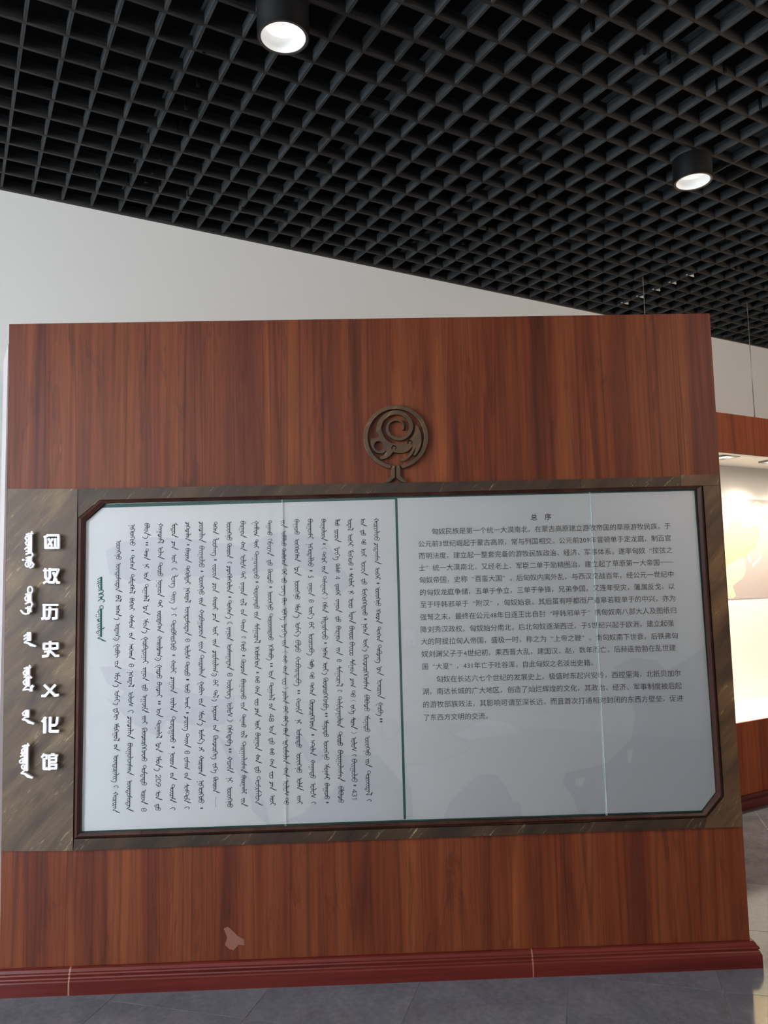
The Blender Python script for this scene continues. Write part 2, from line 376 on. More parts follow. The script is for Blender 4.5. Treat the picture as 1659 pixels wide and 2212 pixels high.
# ------------------------------------------------------------------ bronze name plate with raised letters
plate = panel_frame('name_plate', 'wide brushed bronze upright plate carrying white raised titles', 'sign plate')
prism('plate', P([(16, 1056), (167.5, 1056), (157, 1838), (3, 1839)], 0.010), 0.0, 0.010, M['bronze'], plate)
def crop(ox, oy, s): return lambda pts: [(ox+x/s, oy+y/s) for x, y in pts]
c1 = crop(80, 1140, 15.8); c2 = crop(80, 1290, 15.8); c3 = crop(80, 1460, 15.8); c4 = crop(80, 1600, 22.12)
CH = [
 (c1, [([(245, 318), (300, 300), (350, 258), (725, 258), (728, 690)], 78), ([(728, 640), (728, 685), (665, 690)], 70), ([(285, 380), (285, 685), (600, 685), (615, 640), (615, 380)], 82), ([(395, 380), (500, 615)], 72), ([(520, 380), (370, 615)], 72)]),
 (c1, [([(280, 1395), (280, 1690), (400, 1860), (560, 1868)], 80), ([(430, 1395), (430, 1690), (330, 1820), (225, 1890)], 80), ([(215, 1458), (490, 1458)], 55), ([(495, 1428), (725, 1428), (610, 1700), (560, 1868)], 80), ([(550, 1530), (630, 1740), (680, 1868), (755, 1872)], 75)]),
 (c2, [([(200, 266), (715, 266)], 62), ([(240, 260), (238, 715), (165, 735)], 85), ([(310, 420), (690, 412)], 62), ([(662, 410), (655, 718), (530, 730)], 85), ([(435, 340), (420, 560), (390, 725), (300, 735)], 85)]),
 (c2, [([(225, 1590), (690, 1580), (690, 1750), (225, 1770), (225, 1590)], 74), ([(440, 1520), (435, 1780), (350, 2005), (190, 2020)], 85), ([(255, 1865), (380, 1850)], 62), ([(460, 1850), (620, 2005), (730, 2000)], 72)]),
 (c3, [([(250, 320), (600, 668), (715, 655)], 82), ([(610, 320), (270, 685), (165, 685)], 82)]),
 (c3, [([(285, 1425), (180, 1560)], 85), ([(255, 1440), (250, 1940)], 95), ([(440, 1425), (432, 1895), (718, 1895)], 85), ([(690, 1425), (665, 1630), (610, 1690), (470, 1690)], 82)]),
 (c4, [([(325, 640), (225, 790)], 95), ([(300, 700), (448, 700), (445, 870)], 85), ([(320, 870), (322, 1340), (460, 1345)], 120), ([(535, 705), (970, 705)], 75), ([(670, 645), (810, 645)], 60), ([(570, 700), (570, 775)], 85), ([(905, 700), (905, 770)], 110), ([(580, 805), (580, 1385)], 120), ([(580, 845), (910, 845), (900, 1010), (620, 1010)], 85), ([(600, 1150), (910, 1150), (900, 1330), (600, 1330)], 100)]),
]
for cr_, strokes in CH:
    vs, fs = [], []
    for pts, w in strokes:
        q = P(cr_(pts), 0.034); s = 15.8 if cr_ is not c4 else 22.12
        ribbon(q, w/s/512.0, vs, fs)
    tag(ribbons_mesh('letter', vs, fs, 0.022, M['letter'], plate, 0.012))
    for (u, z) in (vs[0], vs[-1]): pass

# ---- vertical script, drawn as pen strokes hanging from a stem
#      x left of the stem is negative, y runs down; last number of a stroke is its relative weight
def arc(cx, cy, rx, ry, a0, a1, n=8):
    return [(cx+rx*math.cos(math.radians(a0+(a1-a0)*i/n)), cy-ry*math.sin(math.radians(a0+(a1-a0)*i/n))) for i in range(n+1)]
dot = lambda x, y: ([(x-0.5, y), (x+0.5, y)], 1.2)
crown = ([(2.0, 0), (3.3, 2.2), (0, 2.6), (-4.5, 3.0)], 0.9)
GL = {  # code: (advance, stem from, stem to, strokes)
 'A': (4.4, 2.4, 4.4, [crown]),
 'P': (4.4, 2.4, 4.4, [crown, dot(-8, 3.0)]),
 'X': (4.4, 2.4, 4.4, [crown, ([(3.0, 2.4), (6, 4.6)], 1.3)]),
 'Z': (4.4, 2.4, 4.4, [crown, ([(2.0, 2.8), (5, 2.6), (7, 0.2)], 1.2)]),
 'Q': (5.0, 3.2, 5.0, [([(-0.8, 0), (0, 2.2), (4, 3.4), (0, 4.0), (-4.5, 4.6)], 1.0)]),
 't': (7.4, 5.6, 7.4, [(arc(0.8, 2.9, 2.9, 2.9, 0, 360, 12), 0.9), ([(0, 6), (-4.5, 6.6)], 0.9)]),
 'a': (3.2, 0, 3.2, [([(0, 1.0), (-4.6, 2.0)], 0.9)]),
 'n': (3.2, 0, 3.2, [([(0, 1.0), (-4.6, 2.0)], 0.9), dot(-8, 1.6)]),
 'g': (6.4, 0, 6.4, [([(0, 1.0), (-4.6, 2.0)], 0.9), ([(0, 4.2), (-4.6, 5.2)], 0.9), dot(-7.8, 1.8), dot(-7.8, 4.8)]),
 'o': (5.4, 0, 5.4, [([(0, 0.5), (-3.2, 0.6), (-5.2, 2.4), (-4.4, 4.4), (-2.4, 5.0)], 0.9)]),
 'i': (3.8, 0, 3.8, [([(0, 0.6), (-3.2, 1.6), (-6.0, 3.6)], 0.95)]),
 'j': (3.8, 0, 3.8, [([(0, 3.0), (-3.4, 2.2), (-5.4, -0.4)], 0.95)]),
 'c': (4.6, 0, 4.6, [([(0, 2.4), (-3.6, 2.2), (-5.2, 1.8)], 1.0), ([(-3.8, 2.8), (-4.0, 0.8), (-6.2, -0.2)], 1.6)]),
 'r': (4.0, 0, 4.0, [([(0, 0.2), (-3.0, 2.0), (-6.6, 3.0)], 0.9), ([(-2.6, 2.0), (-6.0, -0.4)], 0.9)]),
 'd': (6.4, 0, 6.4, [([(0, 0.3), (-4.0, 1.2), (-7.4, 3.2)] + arc(-5.6, 3.8, 2.0, 1.9, 160, 520, 10)[:9], 0.85)]),
 'b': (6.4, 0, 6.4, [(arc(-2.2, 2.6, 2.6, 2.5, 0, 360, 10), 0.85), ([(-2.2, 0.1), (2.0, 0.3), (4.6, 2.6), (3.6, 5.2), (0, 6.0)], 0.95)]),
 'k': (6.2, 5.0, 6.2, [([(-4.6, 2.0), (-1.5, 0.8), (2.2, 0.4), (3.6, 2.4), (2.4, 4.4), (0, 5.2), (-4.4, 5.8)], 1.0)]),
 'K': (6.6, 5.0, 6.6, [([(-5.0, 1.8), (-1.0, 0.2), (3.0, 0.4), (4.6, 2.8), (3.2, 5.4), (0, 6.2)], 0.95), (arc(-2.0, 4.6, 2.4, 1.8, 0, 360, 8), 0.8)]),
 'h': (8.0, 5.4, 8.0, [([(-1.0, 0), (-0.6, 1.6), (3.0, 3.0), (3.6, 4.4), (0, 5.6), (-3.8, 6.4)], 1.0), ([(-4.6, 3.6), (-0.6, 1.8)], 1.2)]),
 'H': (8.0, 5.4, 8.0, [([(-1.0, 0), (-0.6, 1.6), (3.0, 3.0), (3.6, 4.4), (0, 5.6), (-3.8, 6.4)], 1.0), ([(-4.6, 3.6), (-0.6, 1.8)], 1.2), dot(-7.0, 4.2), dot(-9.0, 6.0)]),
 'm': (3.4, 0, 3.4, [([(0, 1.0), (-4.6, 2.0)], 0.9), ([(0.5, 0.8), (3.0, 1.2), (5.6, 3.2)], 1.2)]),
 'l': (3.4, 0, 3.4, [([(0, 1.0), (-4.6, 2.0)], 0.9), ([(0.5, 1.8), (3.6, 1.6), (5.4, -0.6)], 1.2)]),
 's': (3.6, 1.4, 3.6, [([(0, -0.6), (4.4, 2.2)], 1.2), ([(-4.4, 1.4), (0, 0.8)], 0.9)]),
 'w': (4.8, 0, 4.8, [([(0, 0.4), (-4.6, 0.8), (-5.6, 2.4), (-4.0, 4.4), (-2.6, 4.8)], 1.0)]),
 'N': (8.6, 0, 0.6, [([(0.4, 0.4), (-3.0, 2.0), (-5.4, 3.8)], 1.0), ([(-5.4, 3.8), (-1.0, 4.4), (2.6, 6.6), (7.6, 8.2)], 1.5)]),
 'M': (8.6, 0, 0.6, [([(0.4, 0.4), (-3.0, 2.0), (-5.4, 3.8)], 1.0), ([(-5.4, 3.8), (-1.0, 4.4), (2.6, 6.6), (7.6, 8.2)], 1.5), ([(1.0, 0.6), (4.2, 0.6), (4.8, 3.0)], 1.1)]),
 'v': (5.6, 0, 0.4, [([(0.4, 0.2), (-3.0, 1.2), (-4.6, 2.0)], 0.9), ([(-4.6, 2.0), (-1.0, 2.4), (4.6, 4.6)], 1.2)]),
 'L': (5.6, 0, 0.4, [([(0.4, 0.2), (-3.0, 2.4), (-5.6, 4.6), (0, 4.0), (4.4, 5.0)], 0.9), ([(4.2, 5.2), (4.4, 2.2), (6.2, 0.8)], 1.8)]),
 'S': (6.2, 0, 0.2, [([(0, 0), (4.6, 1.4), (-3.8, 4.0), (3.6, 6.4)], 1.1)]),
 'G': (5.2, 0, 2.2, [([(0, 2.0), (-0.6, 4.0), (-4.6, 4.6), (-7.6, 3.8), (-10.2, 1.4)], 1.0)]),
 'Y': (8.0, 0, 6.2, [([(0, 0.6), (-3.2, 1.6), (-6.0, 3.4)], 0.95), ([(0, 6.0), (-0.6, 7.6), (-3.4, 7.8)], 1.0)]),
 'I': (7.4, 0, 1.0, [([(0, 0.4), (-2.6, 3.2), (-5.2, 5.2)], 1.0), ([(-1.8, 1.4), (1.0, 2.6), (4.2, 3.0), (5.2, 4.8), (3.0, 6.8)], 1.1)]),
 'U': (6.8, 0, 3.4, [(arc(-2.4, 3.0, 2.8, 2.6, 0, 360, 10), 0.85), ([(0, 0.6), (2.6, 0.8), (4.8, 3.0), (3.6, 5.6), (0.4, 6.6)], 0.95)]),
 'u': (6.0, 0, 0, [(arc(-2.4, 3.4, 2.8, 2.6, 0, 360, 10), 0.85), ([(-3.0, 0.6), (2.0, 0.4), (5.0, 2.8), (3.8, 5.4), (0.6, 6.0)], 0.95)]),
 'E': (6.0, 0, 0, [([(0.6, 0), (1.6, 2.6), (-1.6, 5.2), (-6.0, 4.6), (-9.4, 2.0)], 1.1)]),
 'F': (6.0, 0, 0, [([(0.6, 0), (1.6, 2.6), (-1.6, 5.2), (-6.0, 4.6), (-9.4, 2.0)], 1.1), dot(-6.0, 0.2), dot(-3.6, 1.4)]),
 'e': (5.4, 0, 0, [([(-5.2, 3.2), (-1.0, 0.8), (2.0, 0.4), (4.8, 2.2), (4.4, 4.2), (2.6, 5.2)], 1.0)]),
 '.': (3.0, 0, 0, [([(-1.8, 1.5), (1.8, 1.5)], 2.2)]),
 ':': (7.0, 0, 0, [([(-1.8, 1.0), (1.8, 1.0)], 2.2), ([(-1.8, 6.0), (1.8, 6.0)], 2.2)]),
 '-': (24.0, 0, 24.0, []),
 '«': (6.0, 0, 0, [([(-6, 4), (-2, 0.4), (2, 0.4), (6, 4)], 0.6), ([(-6, 6), (-2, 2.4), (2, 2.4), (6, 6)], 0.6)]),
 '»': (6.0, 0, 0, [([(-6, 0), (-2, 3.6), (2, 3.6), (6, 0)], 0.6), ([(-6, 2), (-2, 5.6), (2, 5.6), (6, 2)], 0.6)]),
 '(': (4.0, 0, 0, [([(-6, 4), (0, 0), (6, 4)], 0.6)]),
 ')': (4.0, 0, 0, [([(-6, 0), (0, 4), (6, 0)], 0.6)]),
}
DIG = {'0': arc(3, 5.5, 2.7, 5.2, 0, 360, 14), '2': [(0.4, 2.6), (1.6, 0.4), (4.2, 0.4), (5.4, 2.6), (4.4, 5.4), (0.4, 10.6), (5.8, 10.6)],
       '9': arc(3, 3.4, 2.6, 3.0, 0, 360, 10)+[(5.2, 6.0), (3.6, 9.0), (1.2, 10.8)], '4': [(4.2, 10.8), (4.2, 0.4), (0.2, 7.6), (6.0, 7.6)],
       '8': arc(3, 2.9, 2.2, 2.5, -90, 270, 10)+arc(3, 8.1, 2.7, 2.7, 90, 450, 10), '5': [(5.4, 0.4), (1.4, 0.4), (0.9, 4.6), (3.4, 4.2), (5.4, 6.2), (5.0, 9.4), (2.6, 10.8), (0.4, 9.8)],
       '3': [(0.6, 1.6), (3.2, 0.3), (5.2, 2.2), (4.2, 4.6), (2.6, 5.0), (5.2, 6.6), (5.2, 9.2), (3.0, 10.8), (0.4, 9.8)], '1': [(1.4, 2.0), (3.4, 0.4), (3.4, 10.8)]}
def script_word(code, y0, y1, xf, vs, fs, off, pen=1.05, stem=1.9, kx=1.0):
    "one written word between two heights of the column; xf gives the stem's x at a height"
    if code[0] == '#':
        s = (y1-y0)/(len(code[1:])*6.6)
        for i, ch in enumerate(code[1:]):   # figures lie on their side, tops to the right
            pts = [(xf(y0)+4.6-p[1]*0.98, y0+(i*6.6+p[0])*s) for p in DIG[ch]]
            ribbon(P(pts, off), pen*0.95/490, vs, fs)
        return
    tot = sum(GL[c][0] for c in code)
    s = (y1-y0)/tot; y = y0; sx = kx*min(1.15, max(0.85, 0.5+0.5*s))
    ms = None; ends = []
    for c in code:
        adv, a, b, st = GL[c]
        if b > a: ends.append((y+a*s, y+b*s))
        for pts, w in st:
            q = [(xf(y+p[1]*s)+p[0]*sx, y+p[1]*s) for p in pts]
            if c in 'NM' and w == 1.5: ribbon(P(q, off), 0, vs, fs, [pen*k/490 for k in (0.9, 1.2, 1.9, 1.0)])
            else: ribbon(P(q, off), pen*w/490, vs, fs)
        y += adv*s
    run_ = None
    for a, b in ends+[(1e9, 1e9)]:
        if run_ and a-run_[1] < 0.25*s: run_[1] = b
        else:
            if run_: ribbon(P([(xf(run_[0]), run_[0]), (xf(run_[1]), run_[1])], off), (0.7 if code == '-' else stem)/490, vs, fs)
            run_ = [a, b]
for x, y0, y1, code in [(63.5, 1148, 1227, 'AwoiaknU'), (62.3, 1267, 1328, 'tokG'), (61.2, 1368, 1396.5, 'iiN'), (58.8, 1437, 1493, 'AosoL'), (57, 1536, 1564, 'oN'), (55, 1606, 1681, 'AordoN')]:
    vs, fs = [], []
    script_word(code, y0, y1, lambda y: x+1-(y-y0)*0.01, vs, fs, 0.034, 3.1, 8.6, 1.55)
    ribbons_mesh('letter', vs, fs, 0.022, M['letter'], plate, 0.012)

# ------------------------------------------------------------------ bronze frame round the posters
fr = panel_frame('poster_frame', 'dark brushed bronze frame with two cut corners round the glazed posters', 'frame')
F0, F1 = 0.0, 0.016
def rail(pts, name='rail', mt='bronze_dark', a=F0, b=F1, label=None):
    o = prism(name, P(pts, b), a, b, M[mt], fr)
    if label: o['label'] = label
    return o
rail([(168.5, 1056), (1253, 1035), (1253, 1063.5), (216, 1079.5), (168.5, 1118)])
rail([(1253.6, 1035), (1470.5, 1029), (1470.5, 1054.5), (1253.6, 1059)])
rail([(1471.1, 1026), (1553, 1024.5), (1553.8, 1048), (1519, 1048.5), (1471.1, 1050)], mt='bronze_rail', label='lighter bronze corner piece')
rail([(1519, 1049), (1554, 1048.6), (1605, 1786), (1522, 1789), (1528, 1765), (1564.5, 1721)], mt='bronze_rail')
rail([(1274.6, 1776.5), (1521, 1767), (1527, 1766.5), (1521.4, 1789), (1274.6, 1797)])
rail([(159.5, 1813), (1274, 1777), (1274, 1797.5), (158.5, 1838)])
# moulded lip inside the rails
lip_o = P([(216, 1079), (1518, 1048), (1564.5, 1721), (1528, 1765.5), (159, 1813), (168, 1118)], 0.026)
lip_i = P([(225, 1086.5), (1507, 1055.5), (1551, 1714.5), (1519, 1757), (172, 1801), (182, 1125)], 0.026)
n6 = 6
for k in range(6):
    q = [lip_o[k], lip_o[(k+1) % 6], lip_i[(k+1) % 6], lip_i[k]]
    mid = [lerp2(q[0], q[3], 0.5), lerp2(q[1], q[2], 0.5)]
    V = [(*q[0], 0.016), (*q[1], 0.016), (*mid[1], 0.026), (*mid[0], 0.026), (*q[2], 0.020), (*q[3], 0.020), (*q[2], 0.0), (*q[3], 0.0), (*q[0], 0.0), (*q[1], 0.0)]
    V = [(u, -o_, z) for u, z, o_ in V]
    mesh('lip', V, [(0, 1, 2, 3), (3, 2, 4, 5), (5, 4, 6, 7), (0, 3, 5, 7, 8), (1, 9, 6, 4, 2), (8, 9, 1, 0), (8, 7, 6, 9)], M['lip'], fr)
# three panes of glass with ground edges at the two seams
gz = 0.0125
for a_, b_, c_, d_, e0, e1 in (((184, 1087), (608, 1078), (615, 1787), (174, 1800), 0, 1), ((610, 1078), (1272, 1060), (1309.5, 1766), (618, 1787), 1, 1), ((1274.5, 1060), (1506, 1056), (1551, 1757), (1312, 1766), 1, 0)):
    poly = [a_, b_, c_, d_]
    if not e0: poly = [(225, 1087), b_, c_, d_, (183, 1125)]
    if not e1: poly = [a_, b_, (1550, 1714), (1518, 1757), d_]
    o = prism('glass_pane', P(poly, gz), gz-0.005, gz, M['glass'], fr)
    for (s, t, on) in ((a_, d_, e0), (b_, c_, e1)):
        if on:
            q = P([s, t], gz); w = 0.0008
            prism('pane_edge', [(q[0][0]-w/2, q[0][1]), (q[0][0]+w/2, q[0][1]), (q[1][0]+w/2, q[1][1]), (q[1][0]-w/2, q[1][1])], gz-0.004, gz+0.0004, M['glass_edge'], fr)

# ------------------------------------------------------------------ posters
def poly_print(name, pts, off, mt, parent, close=True):
    me_pts = P(pts, off); return flat(name, [me_pts], off-0.0001, off, M[mt], parent)
def strip(name, pts, w, off, mt, parent):
    vs, fs = [], []; ribbon(P(pts, off), w/490, vs, fs); return ribbons_mesh(name, vs, fs, off, M[mt], parent)
pL = panel_frame('left_poster', 'pale poster printed with twenty columns of vertical Mongolian script over a faint map', 'poster')
pR = panel_frame('right_poster', 'pale poster printed with horizontal Chinese paragraphs over a faint map', 'poster')
pL.name = 'script_poster'; pR.name = 'paragraph_poster'
prism('sheet', P([(219, 1081.5), (854, 1066), (874, 1784), (165, 1806), (172, 1122)], 0.002), 0.0003, 0.002, M['poster'], pL)
prism('sheet', P([(855, 1066), (1512, 1050.5), (1558, 1718), (1523, 1761), (875, 1784)], 0.002), 0.0003, 0.002, M['poster'], pR)
Z1, Z2, Z3, Z4 = 0.0024, 0.0027, 0.0030, 0.0033
strip('border', [(176, 1131), (219, 1093.5), (852, 1075)], 7.0, Z4, 'green_dark', pL)
strip('border', [(855.5, 1072), (874.5, 1768)], 5.2, Z4, 'green_dark', pL)
strip('border', [(874, 1774), (170, 1798.5)], 5.5, Z4, 'green_dark', pL)
strip('border', [(858, 1073.5), (1502, 1057.5), (1549.5, 1712), (1517, 1753.5), (876, 1774)], 5.5, Z4, 'green_dark', pR)
sL = [[(227, 1506), (287, 1563), (338, 1590), (358, 1557), (397, 1563), (446, 1573), (487, 1563), (506, 1526), (508, 1508), (477, 1510), (416, 1497), (385, 1487), (323, 1452), (241, 1440), (215, 1440), (231, 1477), (270, 1493), (248, 1516)],
      [(471, 1590), (500, 1609), (526, 1648), (539, 1679), (561, 1713), (576, 1744), (583, 1784), (572, 1776), (545, 1752), (539, 1718), (517, 1676), (500, 1652), (486, 1625)],
      [(632, 1581), (656, 1590), (671, 1613), (695, 1622), (708, 1626), (689, 1648), (669, 1648), (652, 1626), (639, 1605)],
      [(715, 1613), (730, 1631), (817, 1631), (860, 1681), (872, 1697), (872, 1770), (606, 1777), (656, 1757), (673, 1737), (717, 1713), (749, 1668), (730, 1644)],
      [(228, 1190), (262, 1172), (330, 1160), (420, 1165), (520, 1180), (600, 1150), (700, 1160), (760, 1260), (730, 1290), (700, 1250), (640, 1222), (560, 1236), (470, 1250), (380, 1240), (300, 1262), (236, 1240)]]
for p in sL: poly_print('sea_tint', p, Z1, 'sea', pL)
sR = [[(876, 1668), (889, 1708), (893, 1772), (877, 1772)],
      [(957, 1768), (970, 1734), (1013, 1691), (1034, 1672), (1072, 1674), (1094, 1700), (1107, 1729), (1124, 1734), (1128, 1766)],
      [(1254, 1762), (1235, 1717), (1214, 1691), (1222, 1670), (1261, 1661), (1312, 1648), (1363, 1597), (1372, 1545), (1359, 1503), (1342, 1460), (1325, 1443), (1363, 1421), (1419, 1426), (1440, 1451), (1492, 1417), (1520, 1400), (1540, 1700), (1512, 1750)]]
for p in sR: poly_print('sea_tint', p, Z1, 'sea', pR)
for p in [[(1355, 1622), (1368, 1618), (1363, 1648), (1357, 1648)], [(1244, 1682), (1265, 1680), (1256, 1700), (1242, 1696)], [(982, 1586), (1010, 1570), (1050, 1555), (1090, 1560), (1125, 1575), (1130, 1590), (1100, 1588), (1060, 1592), (1015, 1597)]]:
    poly_print('land_tint', p, Z2, 'faint', pR)
strip('country_line', [(500, 1505), (565, 1496), (609, 1514), (652, 1517), (717, 1510), (745, 1509), (760, 1545), (773, 1556), (788, 1540), (804, 1533), (822, 1545), (828, 1600), (850, 1596), (868, 1568)], 1.2, Z2, 'border_line', pL)
strip('country_line', [(978, 1588), (1012, 1571), (1034, 1541), (1051, 1528), (1081, 1507), (1107, 1520), (1150, 1540), (1190, 1535)], 1.0, Z2, 'border_line', pR)
strip('country_line', [(876, 1648), (935, 1650), (974, 1635), (1015, 1620), (1012, 1605), (978, 1588), (930, 1560), (876, 1526)], 1.0, Z2, 'border_line', pR)

# ---- type set glyph by glyph with Blender's built-in font
_gl = {}
def glyph(ch, bold=0.0):
    key = (ch, bold)
    if key not in _gl:
        cu = bpy.data.curves.new('t', 'FONT'); cu.body = ch; cu.size = 1.0; cu.resolution_u = 2; cu.offset = bold
        ob = bpy.data.objects.new('t', cu); sc.collection.objects.link(ob)
        me = bpy.data.meshes.new_from_object(ob.evaluated_get(bpy.context.evaluated_depsgraph_get()))
        _gl[key] = ([tuple(v.co) for v in me.vertices], [tuple(p.vertices) for p in me.polygons])
        bpy.data.objects.remove(ob); bpy.data.curves.remove(cu); bpy.data.meshes.remove(me)
    return _gl[key]
def put(ch, cx, cy, size, ax, ay, V, F, bold=0.0, align='c'):
    "centres glyph ch in a cell at (cx, cy); ax, ay are the text's own axes in (u, z)"
    v, f = glyph(ch, bold)
    if not v: return
    xs = [p[0] for p in v]; x0, x1 = min(xs), max(xs)
    dx = -(x0+x1)/2 if align in 'cb' else 0.0; dy = -0.38
    if align == 'l': dx = -0.5-x0+0.04
    if align == 'r': dx = 0.5-x1-0.04
    if align == 'p': dx = -0.5-x0+0.08
    k = len(V)
    for p in v:
        a, b = (p[0]+dx)*size, (p[1]+dy)*size
        V.append((cx+ax[0]*a+ay[0]*b, cy+ax[1]*a+ay[1]*b))
    F += [tuple(i+k for i in q) for q in f]
lines = [
 (932, 1148, 1449, 1136, '匈奴民族是第一个统一大漠南北，在蒙古高原建立游牧帝国的草原游牧民族。于'),
 (903, 1175, 1450, 1162, '公元前3世纪崛起于蒙古高原，常与列国相交。公元前209年冒顿单于定龙庭，制百官'),
 (904, 1201, 1453, 1188, '而明法度，建立起一整套完备的游牧民族政治、经济、军事体系。遂率匈奴“控弦之'),
 (904, 1227, 1455, 1214, '士”统一大漠南北。又经老上、军臣二单于励精图治，建立起了草原第一大帝国——'),
 (905, 1253, 1456, 1240, '匈奴帝国，史称“百蛮大国”。后匈奴内离外乱，与西汉交战百年，经公元一世纪中'),
 (906, 1280, 1458, 1266, '的匈奴龙庭争储，五单于争立，三单于争锋，兄弟争国，又连年受灾，藩属反戈，以'),
 (907, 1306, 1460, 1292, '至于呼韩邪单于“附汉”，匈奴始衰。其后虽有呼都而尸道皋若鞮单于的中兴，亦为'),
 (907, 1333, 1462, 1318, '强弩之末，最终在公元48年日逐王比自封“呼韩邪单于”携匈奴南八部大人及图纸归'),
 (908, 1360, 1456, 1346, '降刘秀汉政权，匈奴始分南北。后北匈奴逐渐西迁，于5世纪兴起于欧洲，建立起强'),
 (909, 1386, 1465, 1373, '大的阿提拉匈人帝国，盛极一时，称之为“上帝之鞭”。南匈奴南下世衰，后铁弗匈'),
 (910, 1413, 1460, 1399, '奴刘渊父子于4世纪初，乘西晋大乱，建国汉、赵，数年而亡。后赫连勃勃在乱世建'),
 (911, 1440, 1290, 1431, '国“大夏”，431年亡于吐谷浑。自此匈奴之名淡出史籍。'),
 (942, 1467, 1471, 1454, '匈奴在长达六七个世纪的发展史上，极盛时东起兴安岭，西控里海，北抵贝加尔'),
 (912, 1494, 1473, 1481, '湖，南达长城的广大地区，创造了灿烂辉煌的文化，其政治、经济、军事制度被后起'),
 (913, 1522, 1476, 1508, '的游牧部族效法，其影响可谓至深长远。而且首次打通相对封闭的东西方壁垒，促进'),
 (914, 1550, 1063, 1546, '了东西方文明的交流。'),
 (1146, 1117.5, 1191, 1116, '总　序'),
]
for x0, y0, x1, y1, s in lines:
    wd = [0.52 if c.isdigit() else 1.0 for c in s]; tot = sum(wd)
    A = onp(x0, y0, Z4); B = onp(x1, y1, Z4); L = math.dist(A, B); cell = L/tot
    ax = ((B[0]-A[0])/L, (B[1]-A[1])/L); ay = (-ax[1], ax[0]); V, F = [], []; pos = 0
    for c, w in zip(s, wd):
        cx = A[0]+ax[0]*(pos+w/2)*cell; cy = A[1]+ax[1]*(pos+w/2)*cell; pos += w
        if c == '—':
            k = len(V); h = cell*0.5
            V += [(cx-ax[0]*h-ay[0]*cell*.03, cy-ax[1]*h-ay[1]*cell*.03), (cx+ax[0]*h-ay[0]*cell*.03, cy+ax[1]*h-ay[1]*cell*.03), (cx+ax[0]*h+ay[0]*cell*.03, cy+ax[1]*h+ay[1]*cell*.03), (cx-ax[0]*h+ay[0]*cell*.03, cy-ax[1]*h+ay[1]*cell*.03)]; F.append((k, k+1, k+2, k+3)); continue
        al = 'r' if c == '“' else 'l' if c == '”' else 'p' if c in '，。、' else 'c'
        put(c, cx, cy, cell*(1.0 if al == 'c' and not c.isdigit() else 0.95), ax, ay, V, F, 0.012 if s[0] == '总' else 0.0, al)
    mesh('text_line' if s[0] != '总' else 'heading', [(u, -Z4, z) for u, z in V], F, M['ink'], pR)
V, F = [], []
for c, x, y, p_ in (('匈', 700, 1379, 0), ('奴', 790, 1379, 0)):
    A = onp(x, y, Z3); put(c, A[0], A[1], 0.078, (1, 0), (0, 1), V, F, 0.02)
mesh('faint_lettering', [(u, -Z3, z) for u, z in V], F, M['faint'], pL)
V, F = [], []
for c, x, y, p_ in (('帝', 883, 1378, 0), ('国', 967, 1380, 0)):
    A = onp(x, y, Z3); put(c, A[0], A[1], 0.078, (1, 0), (0, 1), V, F, 0.02)
mesh('faint_lettering', [(u, -Z3, z) for u, z in V], F, M['faint'], pR)

